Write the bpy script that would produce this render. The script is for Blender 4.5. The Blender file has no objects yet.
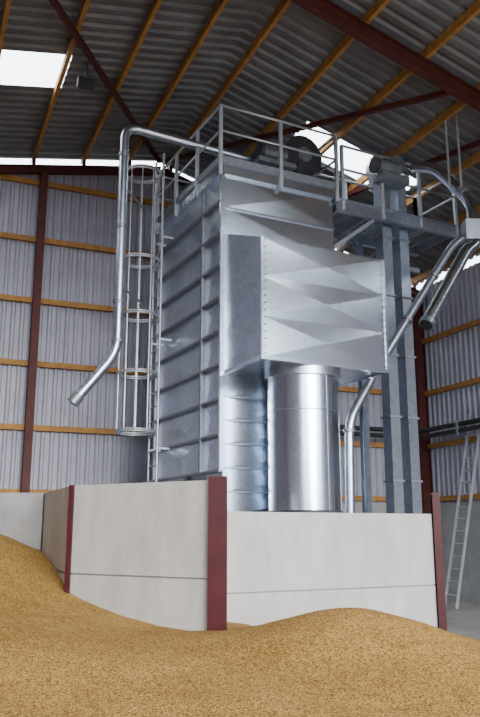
import bpy, math, random
from mathutils import Vector, Matrix
random.seed(3)
TB=math.radians(23.0); TD=math.radians(27.0)
H=1.7
def FB(x,y,z): return Vector((x,y,z))
def FC(r,f,z): return Vector((r*math.cos(TB)+f*math.sin(TB), -r*math.sin(TB)+f*math.cos(TB), z))
CX,CY=-0.29,12.5
def FD(x,y,z):
    return FC(CX+x*math.cos(TD)-y*math.sin(TD), CY+x*math.sin(TD)+y*math.cos(TD), z)

# ---------------------------------------------------------------- materials
def mat(name, base, rough=0.6, metal=0.0, var=0.0, vscale=5.0, bump=0.0, bscale=50.0, kind='noise', dark=None, spec=0.5, stretch=None):
    m=bpy.data.materials.new(name); m.use_nodes=True
    nt=m.node_tree; p=nt.nodes['Principled BSDF']
    p.inputs['Base Color'].default_value=(*base,1); p.inputs['Roughness'].default_value=rough
    p.inputs['Metallic'].default_value=metal
    p.inputs['Specular IOR Level'].default_value=spec
    tc=nt.nodes.new('ShaderNodeTexCoord'); src=tc.outputs['Object']
    if stretch:
        mp=nt.nodes.new('ShaderNodeMapping'); mp.inputs['Scale'].default_value=stretch
        nt.links.new(src,mp.inputs['Vector']); src=mp.outputs[0]
    if var>0:
        if kind=='voronoi':
            n=nt.nodes.new('ShaderNodeTexVoronoi'); n.inputs['Scale'].default_value=vscale
            sep=nt.nodes.new('ShaderNodeSeparateColor'); nt.links.new(n.outputs['Color'],sep.inputs[0]); out=sep.outputs[0]
        else:
            n=nt.nodes.new('ShaderNodeTexNoise'); n.inputs['Scale'].default_value=vscale
            n.inputs['Detail'].default_value=6; n.inputs['Roughness'].default_value=0.6; out=n.outputs['Fac']
        nt.links.new(src,n.inputs['Vector'])
        cr=nt.nodes.new('ShaderNodeValToRGB')
        lo=dark if dark else tuple(c*(1-var) for c in base)
        cr.color_ramp.elements[0].color=(*lo,1)
        cr.color_ramp.elements[1].color=(*[min(1,c*(1+var*0.5)) for c in base],1)
        if kind!='voronoi':
            cr.color_ramp.elements[0].position=0.3; cr.color_ramp.elements[1].position=0.7
        nt.links.new(out,cr.inputs[0]); nt.links.new(cr.outputs[0],p.inputs['Base Color'])
    if bump>0:
        n2=nt.nodes.new('ShaderNodeTexNoise'); n2.inputs['Scale'].default_value=bscale; n2.inputs['Detail'].default_value=4
        nt.links.new(tc.outputs['Object'],n2.inputs['Vector'])
        bp=nt.nodes.new('ShaderNodeBump'); bp.inputs['Strength'].default_value=bump; bp.inputs['Distance'].default_value=0.02
        nt.links.new(n2.outputs['Fac'],bp.inputs['Height']); nt.links.new(bp.outputs['Normal'],p.inputs['Normal'])
    return m
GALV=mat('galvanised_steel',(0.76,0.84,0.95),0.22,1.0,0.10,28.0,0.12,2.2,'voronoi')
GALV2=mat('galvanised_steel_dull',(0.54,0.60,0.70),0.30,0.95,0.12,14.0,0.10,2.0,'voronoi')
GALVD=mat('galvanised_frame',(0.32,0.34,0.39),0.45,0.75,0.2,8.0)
RAIL=mat('galvanised_tube',(0.50,0.53,0.58),0.4,0.6,0.1,8.0)
RED=mat('maroon_paint',(0.058,0.004,0.008),0.45,0,0.3,4,spec=0.25)
REDD=mat('red_oxide_steel',(0.085,0.020,0.016),0.6,0,0.3,4,spec=0.3)
TIMB=mat('purlin_timber',(0.42,0.20,0.045),0.7,0,0.35,6)
CLAD=mat('cladding_sheet',(0.37,0.37,0.45),0.5,0.0,0.15,1.5)
ROOF=mat('roof_sheet',(0.14,0.14,0.15),0.5,0.0,0.4,1.2)
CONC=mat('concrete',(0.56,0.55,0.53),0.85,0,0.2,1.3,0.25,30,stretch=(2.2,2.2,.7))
CONCD=mat('concrete_base_and_shade',(0.36,0.36,0.36),0.9,0,0.25,2,0.2,30)
FLOOR=mat('floor_concrete',(0.36,0.35,0.34),0.8,0,0.25,0.8,0.1,20)
BLACK=mat('black_plastic_and_mouth_shade',(0.02,0.02,0.022),0.5)
DARK=mat('dark_machine_paint',(0.06,0.06,0.07),0.5,0.3,0.3,5)
BLUEG=mat('motor_grey',(0.20,0.22,0.25),0.45,0.4,0.3,5)
GRAIN=bpy.data.materials.new('wheat_grain'); GRAIN.use_nodes=True
nt=GRAIN.node_tree; p=nt.nodes['Principled BSDF']; p.inputs['Roughness'].default_value=0.8
p.inputs['Specular IOR Level'].default_value=0.15
tc=nt.nodes.new('ShaderNodeTexCoord')
v1=nt.nodes.new('ShaderNodeTexVoronoi'); v1.inputs['Scale'].default_value=75
n1=nt.nodes.new('ShaderNodeTexNoise'); n1.inputs['Scale'].default_value=1.3; n1.inputs['Detail'].default_value=8
nt.links.new(tc.outputs['Object'],v1.inputs['Vector']); nt.links.new(tc.outputs['Object'],n1.inputs['Vector'])
sp=nt.nodes.new('ShaderNodeSeparateColor'); nt.links.new(v1.outputs['Color'],sp.inputs[0])
cr=nt.nodes.new('ShaderNodeValToRGB')
cr.color_ramp.elements[0].color=(0.17,0.082,0.018,1); cr.color_ramp.elements[1].color=(0.70,0.42,0.125,1)
nt.links.new(sp.outputs[0],cr.inputs[0])
cr2=nt.nodes.new('ShaderNodeValToRGB'); cr2.color_ramp.elements[0].position=0.35; cr2.color_ramp.elements[1].position=0.65
cr2.color_ramp.elements[0].color=(0.82,0.80,0.76,1); cr2.color_ramp.elements[1].color=(1,1,1,1)
nt.links.new(n1.outputs['Fac'],cr2.inputs[0])
mx=nt.nodes.new('ShaderNodeMix'); mx.data_type='RGBA'; mx.blend_type='MULTIPLY'; mx.inputs[0].default_value=1
nt.links.new(cr.outputs[0],mx.inputs[6]); nt.links.new(cr2.outputs[0],mx.inputs[7]); nt.links.new(mx.outputs[2],p.inputs['Base Color'])
bp=nt.nodes.new('ShaderNodeBump'); bp.inputs['Strength'].default_value=0.8; bp.inputs['Distance'].default_value=0.01
nt.links.new(v1.outputs['Distance'],bp.inputs['Height']); nt.links.new(bp.outputs['Normal'],p.inputs['Normal'])
SKYL=bpy.data.materials.new('translucent_rooflight'); SKYL.use_nodes=True
nt=SKYL.node_tree; nt.nodes.clear(); o=nt.nodes.new('ShaderNodeOutputMaterial')
a=nt.nodes.new('ShaderNodeBsdfTransparent'); a.inputs[0].default_value=(.97,.98,1,1)
b=nt.nodes.new('ShaderNodeBsdfTranslucent'); b.inputs[0].default_value=(.9,.93,.96,1)
m_=nt.nodes.new('ShaderNodeMixShader'); m_.inputs[0].default_value=0.15
nt.links.new(a.outputs[0],m_.inputs[1]); nt.links.new(b.outputs[0],m_.inputs[2]); nt.links.new(m_.outputs[0],o.inputs[0])

# ---------------------------------------------------------------- mesh builder
class B:
    def __init__(s,frame=FB): s.v=[];s.f=[];s.m=[];s.sm=[];s.mats=[];s.fr=frame
    def mi(s,m):
        if m not in s.mats: s.mats.append(m)
        return s.mats.index(m)
    def raw(s,pts,faces,m,smooth=False):
        o=len(s.v); s.v+= [Vector(q) for q in pts]
        k=s.mi(m)
        for f in faces: s.f.append([o+i for i in f]); s.m.append(k); s.sm.append(smooth)
    def poly(s,pts,m): s.raw([s.fr(*q) for q in pts],[list(range(len(pts)))],m)
    def box(s,x0,x1,y0,y1,z0,z1,m):
        P=[s.fr(x,y,z) for z in (z0,z1) for y in (y0,y1) for x in (x0,x1)]
        s.raw(P,[(0,2,3,1),(4,5,7,6),(0,1,5,4),(2,6,7,3),(0,4,6,2),(1,3,7,5)],m)
    def hexa(s,bot,top,m):
        P=[s.fr(*q) for q in bot]+[s.fr(*q) for q in top]; n=len(bot)
        F=[list(range(n))[::-1],list(range(n,2*n))]+[[i,(i+1)%n,n+(i+1)%n,n+i] for i in range(n)]
        s.raw(P,F,m)
    def bar(s,p0,p1,w,h,m,up=(0,0,1),off=(0,0),world=False):
        a=Vector(p0) if world else s.fr(*p0); b=Vector(p1) if world else s.fr(*p1)
        d=(b-a).normalized(); u=Vector(up)
        sd=d.cross(u)
        if sd.length<1e-4: sd=d.cross(Vector((1,0,0)))
        sd.normalize(); hh=sd.cross(d).normalized()
        a=a+sd*off[0]+hh*off[1]; b=b+sd*off[0]+hh*off[1]
        P=[]
        for q in (a,b):
            P+=[q-sd*w/2-hh*h/2,q+sd*w/2-hh*h/2,q+sd*w/2+hh*h/2,q-sd*w/2+hh*h/2]
        s.raw(P,[(3,2,1,0),(4,5,6,7),(0,1,5,4),(1,2,6,5),(2,3,7,6),(3,0,4,7)],m)
    def ibeam(s,p0,p1,w,h,m,up=(0,0,1),t=0.018):
        s.bar(p0,p1,t,h-2*t,m,up); s.bar(p0,p1,w,t,m,up,(0,h/2-t/2)); s.bar(p0,p1,w,t,m,up,(0,-h/2+t/2))
    def tube(s,pts,r,m,seg=14,closed=False,world=False,caps=True,inner=False):
        P=[Vector(q) if world else s.fr(*q) for q in pts]; n=len(P)
        rs=r if isinstance(r,(list,tuple)) else [r]*n
        T=[]
        for i in range(n):
            if closed: d=(P[(i+1)%n]-P[i-1])
            elif i==0: d=P[1]-P[0]
            elif i==n-1: d=P[-1]-P[-2]
            else: d=(P[i+1]-P[i]).normalized()+(P[i]-P[i-1]).normalized()
            T.append(d.normalized())
        ref=Vector((0,0,1)) if abs(T[0].z)<0.9 else Vector((1,0,0))
        N=(ref-T[0]*ref.dot(T[0])).normalized(); V=[]
        for i in range(n):
            N=(N-T[i]*N.dot(T[i])).normalized(); Bn=T[i].cross(N)
            for j in range(seg):
                a=2*math.pi*j/seg; V.append(P[i]+(N*math.cos(a)+Bn*math.sin(a))*rs[i])
        F=[]
        for i in range(n if closed else n-1):
            i2=(i+1)%n
            for j in range(seg):
                j2=(j+1)%seg; F.append((i*seg+j,i*seg+j2,i2*seg+j2,i2*seg+j))
        s.raw(V,F,m,True)
        if not closed and caps:
            s.raw(V[:seg],[list(range(seg))[::-1]],m); s.raw(V[-seg:],[list(range(seg))],m)
    def ring(s,c,r,t,m,seg=28):
        C=s.fr(*c); pts=[]
        for i in range(seg):
            a=2*math.pi*i/seg; pts.append(C+Vector((math.cos(a)*r,math.sin(a)*r,0)))
        s.tube(pts,t,m,6,closed=True,world=True)
    def crease(s,q,h,m,nu=1,nv=1,sgn=1):
        Q=[s.fr(*x) for x in q]
        nrm=(Q[1]-Q[0]).cross(Q[3]-Q[0]).normalized()*sgn
        def bl(u,v): return (Q[0]*(1-u)+Q[1]*u)*(1-v)+(Q[3]*(1-u)+Q[2]*u)*v
        for i in range(nu):
            for j in range(nv):
                a=bl(i/nu,j/nv);b=bl((i+1)/nu,j/nv);c=bl((i+1)/nu,(j+1)/nv);d=bl(i/nu,(j+1)/nv)
                e=bl((i+.5)/nu,(j+.5)/nv)+nrm*h
                s.raw([a,b,c,d,e],[(0,1,4),(1,2,4),(2,3,4),(3,0,4)],m)
    def done(s,name,parent=None):
        xs=[q.x for q in s.v];ys=[q.y for q in s.v];zs=[q.z for q in s.v]
        c=Vector(((min(xs)+max(xs))/2,(min(ys)+max(ys))/2,min(zs)))
        me=bpy.data.meshes.new(name)
        me.from_pydata([q-c for q in s.v],[],s.f)
        for m in s.mats: me.materials.append(m)
        me.polygons.foreach_set('material_index',s.m); me.polygons.foreach_set('use_smooth',s.sm)
        me.update()
        ob=bpy.data.objects.new(name,me); ob.location=c
        bpy.context.scene.collection.objects.link(ob)
        if parent:
            ob.parent=parent; ob.location=c-parent.location
        return ob
def empty(name,loc):
    e=bpy.data.objects.new(name,None); e.location=loc; e.empty_display_size=0.3
    bpy.context.scene.collection.objects.link(e); return e
def rnd(pts,rad,n=6):
    P=[Vector(q) for q in pts]; out=[tuple(P[0])]
    for i in range(1,len(P)-1):
        a=(P[i-1]-P[i]); b=(P[i+1]-P[i]); k=min(rad,a.length*.45,b.length*.45)
        s=P[i]+a.normalized()*k; e=P[i]+b.normalized()*k
        for j in range(n+1):
            t=j/n; out.append(tuple(s*(1-t)**2+P[i]*2*t*(1-t)+e*t*t))
    out.append(tuple(P[-1])); return out

# ---------------------------------------------------------------- building
XL,XR,YG,Y0=-2.6,12.6,17.0,-3.0
RX,RZ=5.0,10.8; SLL,SLR=.18,.30
def roofz(x): return RZ-(SLL*(RX-x) if x<RX else SLR*(x-RX))
b=B(); b.box(XL-12,XR+12,-30,YG+1,-0.2,0.0,FLOOR); b.done('floor')
def corr(t,per,dep):
    pts=[];x=0
    while x<t:
        pts+=[(x,0),(x+per*.45,0),(x+per*.6,dep),(x+per*.85,dep)]; x+=per
    return [q for q in pts if q[0]<t]+[(t,0)]
GAP=.22
b=B()
b.box(XL,XR,YG,YG+.2,0,2.4,CONCD)
pr=corr(XR-XL,.2,.045); V=[];F=[]
for i,(x,d) in enumerate(pr):
    X=XL+x; V+=[Vector((X,YG+.08-d,2.4)),Vector((X,YG+.08-d,roofz(X)-GAP))]
    if i: F.append((2*i-2,2*i,2*i+1,2*i-1))
b.raw(V,F,CLAD)
b.done('wall_back')
b=B(); b.box(XR,XR+.2,Y0,YG+.2,0,2.4,CONCD)
pr=corr(YG-Y0,.2,.045); V=[];F=[]
for i,(x,d) in enumerate(pr):
    Y=Y0+x; V+=[Vector((XR+.08-d,Y,2.4)),Vector((XR+.08-d,Y,roofz(XR)-GAP))]
    if i: F.append((2*i-2,2*i,2*i+1,2*i-1))
b.raw(V,F,CLAD); b.done('wall_right')
b=B(); b.box(XL-.2,XL,Y0,YG+.2,0,2.4,CONCD)
V=[];F=[]
for i,(x,d) in enumerate(pr):
    Y=Y0+x; V+=[Vector((XL-.08+d,Y,2.4)),Vector((XL-.08+d,Y,roofz(XL)-GAP))]
    if i: F.append((2*i-2,2*i,2*i+1,2*i-1))
b.raw(V,F,CLAD); b.done('wall_left')
holes=[(-0.9,2.05,12.8,13.98),(7.1,9.9,12.95,14.1),(-0.9,2.05,3.0,4.2),(7.1,9.9,3.0,4.2)]
b=B()
pr=corr(YG+.12-Y0,.26,.055)
xsL=[XL-.12,-0.9,2.05,RX]; xsR=[RX,7.1,9.9,XR+.12]
for i in range(1,len(pr)):
    y0=Y0+pr[i-1][0]; y1=Y0+pr[i][0]; d0=pr[i-1][1]; d1=pr[i][1]
    for xs in (xsL,xsR):
        for a,c in zip(xs[:-1],xs[1:]):
            if any(abs(a-h[0])<.01 and abs(c-h[1])<.01 and y0>=h[2]-.02 and y1<=h[3]+.02 for h in holes): m=SKYL
            else: m=ROOF
            b.raw([(a,y0,roofz(a)+d0),(c,y0,roofz(c)+d0),(c,y1,roofz(c)+d1),(a,y1,roofz(a)+d1)],[(0,1,2,3)],m)
b.done('ceiling')
b=B()
for x in (-2.4,-1.5,-.45,.75,1.95,3.1,4.2,5.25,6.5,7.7,8.9,10.1,11.3,12.4):
    b.bar((x,Y0,roofz(x)-.09),(x,YG,roofz(x)-.09),.075,.17,TIMB)
    b.box(x-.04,x+.04,YG-.26,YG-.18,roofz(x)-.36,roofz(x)-.1,REDD)
b.done('roof_purlins')
b=B()
for z in (2.5,3.88,5.3,6.75,8.2,9.6):
    x0,x1=XL,XR
    if z>roofz(XR)-.3: x1=RX+(RZ-.35-z)/SLR
    if z>roofz(XL)-.3: x0=max(XL,RX-(RZ-.35-z)/SLL)
    b.box(x0,x1,YG-.06,YG+.03,z-.06,z+.06,TIMB)
    if z<8: b.box(XR-.06,XR+.03,Y0,YG,z-.06,z+.06,TIMB); b.box(XL-.03,XL+.06,Y0,YG,z-.06,z+.06,TIMB)
b.done('wall_girts')
def frame(y,dz=0,h=.28):
    b=B()
    for s,xe in ((-1,XL),(1,XR)):
        b.ibeam((xe-s*.16,y,0),(xe-s*.16,y,roofz(xe)-.3-dz),.16,.30,REDD,up=(1,0,0))
        b.ibeam((xe-s*.02,y,roofz(xe)-.18-h/2-dz),(RX,y,RZ-.18-h/2-dz),.16,h,REDD)
    return b
b=frame(YG-.22,.16,.18)
for x in (2.2,8.0): b.ibeam((x,YG-.2,0),(x,YG-.2,roofz(x)-.5),.17,.2,REDD,up=(0,1,0))
b.done('portal_frame')
for y in (9.8,3.0,-2.6): frame(y).done('portal_frame')
b=B()
def onroof(x,y,d=.25): return (x,y,roofz(x)-d)
for p0,p1 in (((.8,9.9),(4.9,16.6)),((8.5,9.9),(5,16.6)),((9.9,9.9),(8.3,16.6))):
    b.bar(onroof(*p0),onroof(*p1),.09,.09,REDD)
b.done('roof_bracing')
b=B()
for dz in (0,.16):
    b.tube(rnd([(6.5,YG-.4,4.08+dz),(XR-.42,YG-.4,4.08+dz),(XR-.42,6,4.08+dz)],.3),.06,BLACK,10)
for x in (7.5,9.5,11.5): b.box(x-.03,x+.03,YG-.5,YG,3.98,4.34,GALVD)
for y in (15,12,9): b.box(XR-.5,XR,y-.03,y+.03,3.98,4.34,GALVD)
b.done('wall_pipes')
b=B(); x,y=2.35,12.9; z=roofz(x)
b.tube([(x,y,z-.02),(x,y,z-.4)],.02,DARK,8); b.box(x-.16,x+.16,y-.07,y+.07,z-.55,z-.38,DARK); b.done('floodlight')

# ---------------------------------------------------------------- concrete bunker walls
def panel(b,p,q,z0,z1,t=.15,m=CONC,joints=()):
    d=Vector((q[0]-p[0],q[1]-p[1])).normalized(); n=Vector((-d.y,d.x))
    if n.y<0: n=-n
    zs=[z0]+list(joints)+[z1]
    for a,c in zip(zs[:-1],zs[1:]):
        a2=a+(.010 if a>z0 else 0); c2=c-(.010 if c<z1 else 0)
        bt=[(p[0],p[1]),(q[0],q[1]),(q[0]+n.x*t,q[1]+n.y*t),(p[0]+n.x*t,p[1]+n.y*t)]
        b.hexa([(x,y,a2) for x,y in bt],[(x,y,c2) for x,y in bt],m)
    off=.03
    bt=[(p[0]+n.x*off,p[1]+n.y*off),(q[0]+n.x*off,q[1]+n.y*off),(q[0]+n.x*(t-off),q[1]+n.y*(t-off)),(p[0]+n.x*(t-off),p[1]+n.y*(t-off))]
    b.hexa([(x,y,z0) for x,y in bt],[(x,y,z1-.03) for x,y in bt],CONCD)
e=empty('concrete_bunker_wall',FC(0,10,0))
b=B(FC)
panel(b,(-2.18,10.2),(-.36,9.1),0,2.28,joints=(1.155,))
b.done('panel_left',e)
b=B(FC); panel(b,(-3.07,12.2),(-2.22,10.22),0,2.28,joints=(1.155,)); b.done('panel_return',e)
b=B(FC); panel(b,(-6.2,12.2),(-3.1,12.2),0,2.28,joints=(1.155,),m=CONCD); b.done('panel_far',e)  # same concrete as the other panels, its shade put in as darker colour
b=B(FC); panel(b,(-.25,9.25),(-.24,10.9),0,2.28,joints=(1.155,)); b.done('panel_inner',e)
b=B(FC); L=3.70
qe=(-.20+.891*L,10.9+.454*L)
panel(b,(-.20,10.9),qe,0,1.96,joints=(.855,))
b.done('panel_right',e)
b=B(FC)
b.ibeam((-.26,9.12,0),(-.26,9.12,2.32),.22,.2,RED,up=FC(0,1,0)-FC(0,0,0),t=.02)
b.bar((-2.21,10.17,0),(-2.21,10.17,2.28),.06,.1,RED,up=FC(0,1,0)-FC(0,0,0))
b.ibeam((qe[0]+.07,qe[1]+.02,0),(qe[0]+.07,qe[1]+.02,2.3),.12,.16,RED,up=FC(0,1,0)-FC(0,0,0),t=.02)
b.done('steel_posts',e)

# ---------------------------------------------------------------- dryer
D=empty('grain_dryer',FD(1.15,1.5,0))
b=B(FD); b.box(-.1,2.6,-1.30,3.6,0,1.90,CONCD); b.done('plinth',D)
W_,L_=2.3,3.0; ZT=7.95; ZB=2.65
b=B(FD)
rows=9; dz=(ZT-ZB)/rows
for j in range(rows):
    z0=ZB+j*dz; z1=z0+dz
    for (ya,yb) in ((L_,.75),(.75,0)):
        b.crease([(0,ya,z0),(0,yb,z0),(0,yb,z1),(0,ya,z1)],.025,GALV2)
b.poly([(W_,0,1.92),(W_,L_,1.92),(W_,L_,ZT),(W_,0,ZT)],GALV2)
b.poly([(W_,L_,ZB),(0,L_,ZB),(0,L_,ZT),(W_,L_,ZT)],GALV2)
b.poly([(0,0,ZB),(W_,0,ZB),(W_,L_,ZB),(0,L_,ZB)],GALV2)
b.poly([(0,0,ZT),(W_,0,ZT),(W_,L_,ZT),(0,L_,ZT)],GALV2)
b.crease([(0,0,6.6),(W_,0,6.6),(W_,0,7.25),(0,0,7.25)],.022,GALV)
b.crease([(0,0,7.25),(W_,0,7.25),(W_,0,ZT),(0,0,ZT)],.028,GALV)
b.poly([(0,0,ZB),(W_,0,ZB),(W_,0,6.6),(0,0,6.6)],GALV)
b.done('drying_column',D)
b=B(FD)
for j in range(rows+1):
    z=ZB+j*dz
    b.box(-.075,0.0,-.01,L_+.02,z-.02,z+.02,GALVD)
for y in (.75,L_): b.box(-.08,.0,y-.03,y+.03,ZB,ZT,GALVD)
b.box(-.065,0.025,-.035,0.03,ZB,ZT,GALV)
b.done('stiffener_ribs',D)
b=B(FD)
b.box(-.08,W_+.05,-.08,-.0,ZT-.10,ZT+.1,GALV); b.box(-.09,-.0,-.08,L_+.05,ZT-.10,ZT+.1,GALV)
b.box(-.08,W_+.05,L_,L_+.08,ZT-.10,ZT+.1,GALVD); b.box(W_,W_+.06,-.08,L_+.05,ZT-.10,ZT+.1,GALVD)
b.box(-.02,W_+.02,-.035,0,7.23,7.26,GALV)
b.done('roof_fascia',D)
b=B(FD)
for j in range(6):
    z0=1.92+j*.39; b.crease([(0,-.02,z0),(W_,-.02,z0),(W_,-.02,z0+.39),(0,-.02,z0+.39)],.018,GALV)
    b.box(-.01,W_,-.05,0,z0-.012,z0+.012,GALV2)
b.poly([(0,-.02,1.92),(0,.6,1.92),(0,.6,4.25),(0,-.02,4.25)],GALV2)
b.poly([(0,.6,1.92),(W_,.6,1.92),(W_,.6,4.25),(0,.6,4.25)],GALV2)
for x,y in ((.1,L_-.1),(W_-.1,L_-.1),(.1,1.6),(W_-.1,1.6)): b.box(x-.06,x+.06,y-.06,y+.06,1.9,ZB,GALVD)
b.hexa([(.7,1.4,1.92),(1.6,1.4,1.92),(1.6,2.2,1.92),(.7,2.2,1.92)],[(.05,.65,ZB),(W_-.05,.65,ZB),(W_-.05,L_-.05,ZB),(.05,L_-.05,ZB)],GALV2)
b.done('base_section',D)
HX,HY=2.35,-1.385; z0,z1,z2=4.27,6.2,6.75
b=B(FD)
hr=3; 
for j in range(hr):
    a=z0+(z1-z0)*j/hr; c=z0+(z1-z0)*(j+1)/hr
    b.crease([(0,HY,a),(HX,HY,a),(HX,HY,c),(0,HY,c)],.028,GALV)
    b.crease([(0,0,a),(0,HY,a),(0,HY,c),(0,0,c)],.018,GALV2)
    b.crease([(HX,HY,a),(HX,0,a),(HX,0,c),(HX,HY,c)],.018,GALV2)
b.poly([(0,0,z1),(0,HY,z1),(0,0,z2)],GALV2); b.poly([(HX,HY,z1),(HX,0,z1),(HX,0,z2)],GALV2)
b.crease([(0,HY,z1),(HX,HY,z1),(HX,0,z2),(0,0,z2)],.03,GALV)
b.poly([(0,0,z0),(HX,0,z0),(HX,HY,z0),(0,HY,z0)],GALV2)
for x in (0,HX):
    b.box(x-.02,x+.02,HY-.02,HY+.02,z0,z1,GALV)
b.box(-.03,HX+.03,HY-.03,HY+.03,z0-.04,z0+.02,GALV); b.box(-.03,.03,HY,0,z0-.04,z0+.02,GALV); b.box(HX-.03,HX+.03,HY,0,z0-.04,z0+.02,GALV)
for i in range(17):
    z=z0+.06+i*(z1-z0-.1)/16
    for x in (.05,HX-.05):
        b.box(x-.008,x+.008,HY-.034,HY-.012,z-.008,z+.008,DARK)
b.done('air_hood',D)
b=B(FD); cx,cy,R=1.08,-.78,.58
b.tube([(cx,cy,1.96),(cx,cy,4.12)],R,GALV,56)
b.tube([(cx,cy,4.10),(cx,cy,4.27)],[R+.05,R+.05],GALV2,56)
b.ring((cx,cy,1.98),R+.005,.022,DARK,56)
b.ring((cx,cy,3.55),R+.002,.008,GALV2,56)
b.tube([(cx,cy,1.90),(cx,cy,1.97)],R+.05,DARK,56)
q=math.radians(-80); dx,dy=math.cos(q)*R,math.sin(q)*R
b.bar((cx+dx,cy+dy,1.96),(cx+dx,cy+dy,4.1),.03,.012,GALV2,up=FD(dx,dy,0)-FD(0,0,0))
b.done('air_duct_cylinder',D)
def rail(b,pts,posts,hz=1.1,r=.026,ext=.25,m=RAIL,first=True):
    for hh in (hz,hz*.55):
        b.tube([(x,y,z+hh) for x,y,z in pts],r,m,8)
    for si,(a,c) in enumerate(zip(pts[:-1],pts[1:])):
        L=(Vector(c)-Vector(a)).length; k=max(1,round(L/posts))
        for i in range(k+1):
            if i==0 and (si>0 or not first): continue
            t=i/k; x,y,z=[a[j]*(1-t)+c[j]*t for j in range(3)]
            b.bar((x,y,z-ext),(x,y,z+hz),.06,.06,m)
b=B(FD)
rail(b,[(-.11,L_,8.05),(-.11,-.1,8.05),(W_+.05,-.1,8.05),(W_+.05,L_+.05,8.05)],1.1)
rail(b,[(-.11,L_+.05,8.05),(W_,L_+.05,8.05)],1.2,first=False)
b.box(-.125,-.095,-.1,L_,8.05,8.17,GALVD); b.box(-.1,W_,-.12,-.09,8.05,8.17,GALVD)
b.done('roof_handrail',D)
b=B(FD)
b.box(.5,2.2,.65,1.05,8.15,8.55,GALVD); 
for x in (.6,1.6,2.15): b.box(x-.03,x+.03,.6,1.1,7.95,8.2,GALVD)
b.tube([(2.0,.5,8.95),(2.0,.62,8.95)],.42,DARK,28); b.tube([(2.0,.45,8.95),(2.0,.5,8.95)],.16,BLUEG,20)
b.tube([(2.0,.62,8.95),(2.0,1.1,8.95)],.25,BLUEG,24)
b.tube([(1.0,.4,8.75),(1.5,.4,8.75)],.14,BLUEG,20); b.tube([(.92,.4,8.75),(1.0,.4,8.75)],.16,DARK,20)
b.tube([(1.25,.62,8.8),(1.25,.9,8.8)],.24,DARK,24)
b.box(1.5,1.75,.28,.55,8.6,8.92,DARK); b.box(.9,1.7,.3,.9,8.5,8.6,GALVD)
b.box(1.7,2.2,.6,1.1,8.5,8.75,GALVD)
b.tube([(.45,2.2,7.95),(.45,2.2,8.5),(.45,2.2,8.75)],[.42,.42,.12],GALV2,28)
b.done('top_conveyor_drive',D)

# caged ladder
b=B(FD)
cxr,cyr=-1.97,14.3
lx=( (cxr-CX)*math.cos(TD)+(cyr-CY)*math.sin(TD)); ly=(-(cxr-CX)*math.sin(TD)+(cyr-CY)*math.cos(TD))
for z in (8.74,6.88,5.75,4.6,3.49):
    b.ring((lx,ly,z),.37,.02,RAIL,28); b.ring((lx,ly,z+.04),.37,.02,RAIL,28)
for k in range(7):
    a=math.radians(75+35*k); X=lx+.37*math.cos(a); Y=ly+.37*math.sin(a)
    b.bar((X,Y,3.49),(X,Y,8.78),.024,.012,RAIL)
for s in (-.22,.22):
    b.tube([(lx+.36,ly+s,1.0),(lx+.36,ly+s,9.2)],.024,RAIL,8)
    for z in (3.2,5.3,7.4): b.bar((lx+.36,ly+s,z),(-.08,ly+s,z),.04,.04,RAIL)
z=1.2
while z<9: b.tube([(lx+.36,ly-.22,z),(lx+.36,ly+.22,z)],.015,RAIL,6); z+=.28
b.done('caged_access_ladder')

b=B(FC)
path=rnd([(.75,14.0,8.3),(.6,13.9,8.75),(-2.12,12.8,8.98),(-2.12,12.8,4.70),(-2.78,12.6,3.80)],.28,7)
b.tube(path,.085,GALV2,16)
for z in (8.4,7.0,5.6,4.9): b.tube([(-2.12,12.8,z-.03),(-2.12,12.8,z+.03)],.105,GALVD,16)
b.tube([(-2.70,12.625,3.915),(-2.80,12.595,3.775)],.105,GALVD,16)
b.tube([(-2.12,12.8,5.9),(-1.85,13.9,5.9)],.02,GALVD,8)
b.tube([(-2.12,12.8,7.8),(-1.85,13.9,7.8)],.02,GALVD,8)
b.done('grain_spout_pipe')

# ---------------------------------------------------------------- catwalk + elevator
b=B(FD)
XE=5.4
for y in (0.0,1.25): 
    b.ibeam((W_+.08,y,7.78),(XE,y,7.78),.1,.26,GALV2)
for x in (2.5,3.2,4.5,5.0,XE-.05): b.bar((x,0,7.78),(x,1.25,7.78),.06,.16,GALVD)
x=W_+.1
while x<XE:
    b.box(x,x+.045,.02,1.23,7.91,7.95,GALVD); x+=.09
b.bar((W_+.02,1.2,6.9),(3.3,1.2,7.65),.07,.07,GALVD); b.bar((W_+.02,.05,6.9),(3.3,.05,7.65),.07,.07,GALVD)
rail(b,[(W_+.25,0.0,7.95),(XE,0.0,7.95),(XE,1.25,7.95)],.95)
rail(b,[(W_+.25,1.25,7.95),(XE,1.25,7.95)],.95)
b.bar((W_+.02,1.25,7.3),(XE,1.25,7.3),.08,.1,GALVD)
for i in range(3): b.bar((W_+.1+i*.8,1.25,7.3),(W_+.5+i*.8,1.25,7.7),.05,.05,GALVD); b.bar((W_+.5+i*.8,1.25,7.7),(W_+.9+i*.8,1.25,7.3),.05,.05,GALVD)
for x,y in ((3.75,1.2),): b.ibeam((x,y,0),(x,y,7.66),.14,.14,GALV2,up=FD(0,1,0)-FD(0,0,0))
b.done('catwalk')
E=empty('bucket_elevator',FD(3.92,.25,0))
b=B(FD)
for x in (3.70,4.12):
    b.box(x-.11,x+.11,.15,.40,.4,8.7,GALV2)
    z=2.6
    while z<8.6: b.box(x-.135,x+.135,.125,.425,z-.02,z+.02,GALVD); z+=1.2
b.box(3.5,4.32,.1,.45,0,.8,GALV2)
b.done('trunking',E)
b=B(FD)
n=16; cx,cz=3.905,8.95; pts=[(cx+.42*math.cos(math.pi*i/n),cz+.42*math.sin(math.pi*i/n)) for i in range(n+1)]+[(cx-.34,8.6),(cx+.34,8.6)]
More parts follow.
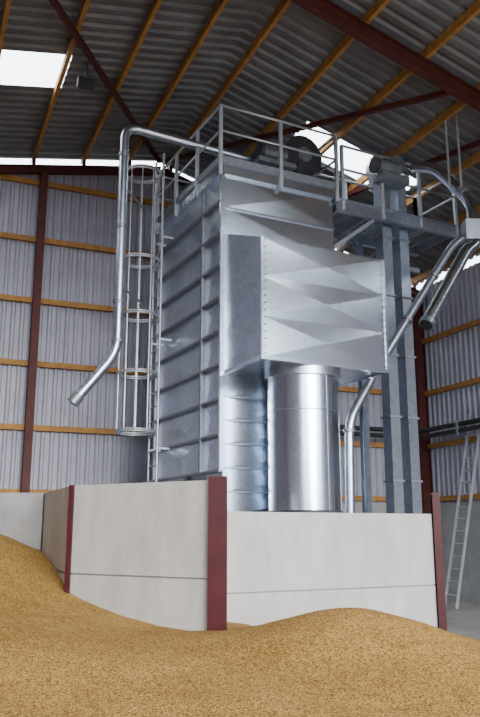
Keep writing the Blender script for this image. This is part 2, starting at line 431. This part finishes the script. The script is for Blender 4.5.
P=[FD(x,.1,z) for x,z in pts]+[FD(x,.48,z) for x,z in pts]; k=len(pts)
b.raw(P,[list(range(k)),list(range(k,2*k))[::-1]]+[[i,(i+1)%k,k+(i+1)%k,k+i] for i in range(k)],GALV)
b.tube([(cx,.0,cz),(cx,.1,cz)],.14,DARK,18); b.tube([(cx,-.05,cz),(cx,.02,cz)],.2,BLUEG,18)
b.tube([(cx-.6,-.12,cz-.2),(cx-.1,-.12,cz-.2)],.15,BLUEG,18); b.tube([(cx-.68,-.12,cz-.2),(cx-.6,-.12,cz-.2)],.16,DARK,18)
b.box(cx-.55,cx+.1,-.25,.08,8.45,8.6,GALVD)
b.done('head',E)
b=B(FC)
pp=rnd([(3.55,14.45,9.0),(3.95,14.2,8.85),(4.52,13.9,7.95),(4.50,13.8,7.5)],.2,5)
b.tube(pp,.11,GALV,16)
b.tube([(4.35,14.0,8.28),(4.42,13.96,8.18)],.135,GALVD,16)
b.box(4.3,4.7,13.6,13.95,7.1,7.5,GALVD)
b.tube([(4.75,13.7,7.3),(5.9,13.9,7.55)],.12,GALV2,16)
b.tube(rnd([(4.5,13.75,7.2),(4.45,13.7,7.0),(4.27,13.6,6.86),(3.30,13.0,5.27)],.15,4),.12,GALV,18,caps=True)
b.tube([(3.33,13.02,5.32),(3.28,12.985,5.235)],.14,GALV2,18)
b.tube([(3.279,12.985,5.232),(3.272,12.98,5.222)],.115,BLACK,18)  # black disc paints the shade inside the spout's open mouth
b.tube(rnd([(4.4,13.78,7.25),(4.04,13.7,7.0),(2.36,13.0,4.40),(1.83,12.7,3.5),(1.80,12.7,1.9)],.25,5),.075,GALV2,14)
for t in (.25,.6):
    a=Vector((4.04,13.7,7.0)).lerp(Vector((2.36,13.0,4.4)),t); c=Vector((4.04,13.7,7.0)).lerp(Vector((2.36,13.0,4.4)),t+.02)
    b.tube([tuple(a),tuple(c)],.1,GALVD,14)
b.tube([(1.825,12.7,3.3),(1.825,12.7,3.36)],.1,GALVD,14)
b.done('grain_downpipes')
for (r,f) in ((3.98,13.4),(4.2,13.4)):
    b=B(FC); z=8.1; w=FC(r,f,0); top=roofz(w.x)-.02; i=0
    while z<top:
        q=FC(r,f,z); s=.02
        ax=Vector((s,0,0)) if i%2 else Vector((0,s,0))
        pts=[q+ax*math.cos(2*math.pi*k/8)+Vector((0,0,.04*math.sin(2*math.pi*k/8))) for k in range(8)]
        b.tube(pts,.009,RAIL,5,closed=True,world=True); z+=.062; i+=1
    b.done('hoist_chain')
b=B(FB)
p0=Vector((11.35,14.45,0)); p1=Vector((12.45,14.45,4.5))
for s in (0,.42): b.bar(p0+Vector((0,s,0)),p1+Vector((0,s,0)),.03,.07,RAIL,up=(1,0,0))
for i in range(1,16):
    q=p0.lerp(p1,i/16); b.tube([tuple(q),tuple(q+Vector((0,.42,0)))],.018,RAIL,8)
b.done('aluminium_ladder')

# ---------------------------------------------------------------- grain heap
from mathutils import noise
def sst(a,b_,x):
    t=max(0,min(1,(x-a)/(b_-a))); return t*t*(3-2*t)
def gz(r,f):
    g=lambda x,y,s,A: A*math.exp(-((r-x)**2+(f-y)**2)/(s*s))
    base=.42*(1-sst(8.5,12.0,f)*sst(-.2,1.5,r))*(1-sst(4.5,8,r))
    z=base+g(-5,11.6,2.9,1.60)+g(1.2,8.4,1.35,.48)+g(-2.5,7.6,1.8,.32)
    z+=.035*noise.noise(Vector((r*.9,f*.9,0)))+.014*noise.noise(Vector((r*3,f*3,5)))
    return z-.03
def behind(r,f):
    if r<-3.07: return f>12.26
    if r<-2.2: 
        t=(r+3.07)/.87; return f>12.26-t*1.98
    if r<-.3:
        t=(r+2.2)/1.9; return f>10.27-t*1.12
    if r<3.15:
        return f>10.98+(r+.2)*.51 if r>-.2 else f>9.25
    return False
b=B(FC); V=[];idx={};F=[]
step=.07; nr=int(13/step); nf=int(13.5/step)
for i in range(nr+1):
    for j in range(nf+1):
        r=-6.0+i*step; f=0.3+j*step; idx[i,j]=len(V); V.append(FC(r,f,max(gz(r,f),-.02)))
for i in range(nr):
    for j in range(nf):
        r=-6.0+(i+.5)*step; f=.3+(j+.5)*step
        if behind(r,f): continue
        if FC(r,f,0).x<XL+.05: continue
        F.append((idx[i,j],idx[i+1,j],idx[i+1,j+1],idx[i,j+1]))
used=sorted({k for f in F for k in f}); mp={k:i for i,k in enumerate(used)}
b.raw([V[k] for k in used],[tuple(mp[k] for k in f) for f in F],GRAIN,True)
g=b.done('grain_heap')

# ---------------------------------------------------------------- light
w=bpy.data.worlds.new('World'); bpy.context.scene.world=w; w.use_nodes=True
nt=w.node_tree; bg=nt.nodes['Background']; bg.inputs[1].default_value=7.6
tc=nt.nodes.new('ShaderNodeTexCoord'); sx=nt.nodes.new('ShaderNodeSeparateXYZ'); cr=nt.nodes.new('ShaderNodeValToRGB')
nt.links.new(tc.outputs['Generated'],sx.inputs[0]); nt.links.new(sx.outputs['Z'],cr.inputs[0]); nt.links.new(cr.outputs[0],bg.inputs[0])
E_=cr.color_ramp.elements
E_[0].position=0.0; E_[0].color=(.05,.06,.06,1); E_[1].position=.5; E_[1].color=(.92,.96,1,1)
for pos,c in ((.04,(.12,.15,.18,1)),(.08,(.44,.55,.72,1)),(.18,(.82,.91,1,1))):
    k=E_.new(pos); k.color=c
sd=bpy.data.lights.new('daylight_sun','SUN'); sd.energy=3.3; sd.angle=math.radians(25); sd.color=(1,.96,.90)
so=bpy.data.objects.new('daylight_sun',sd); bpy.context.scene.collection.objects.link(so); so.location=(6,-12,9)
dirv=FC(-.45,1,0)-FC(0,0,0); dirv.z=-.26
so.rotation_euler=dirv.to_track_quat('-Z','Y').to_euler()
# camera
cd=bpy.data.cameras.new('camera'); cam=bpy.data.objects.new('camera',cd); bpy.context.scene.collection.objects.link(cam)
cd.sensor_fit='VERTICAL'; cd.sensor_height=36; cd.lens=763/717*36
cam.location=(0,0,H); cam.rotation_euler=(math.radians(90+12.7),0,-TB)
bpy.context.scene.camera=cam
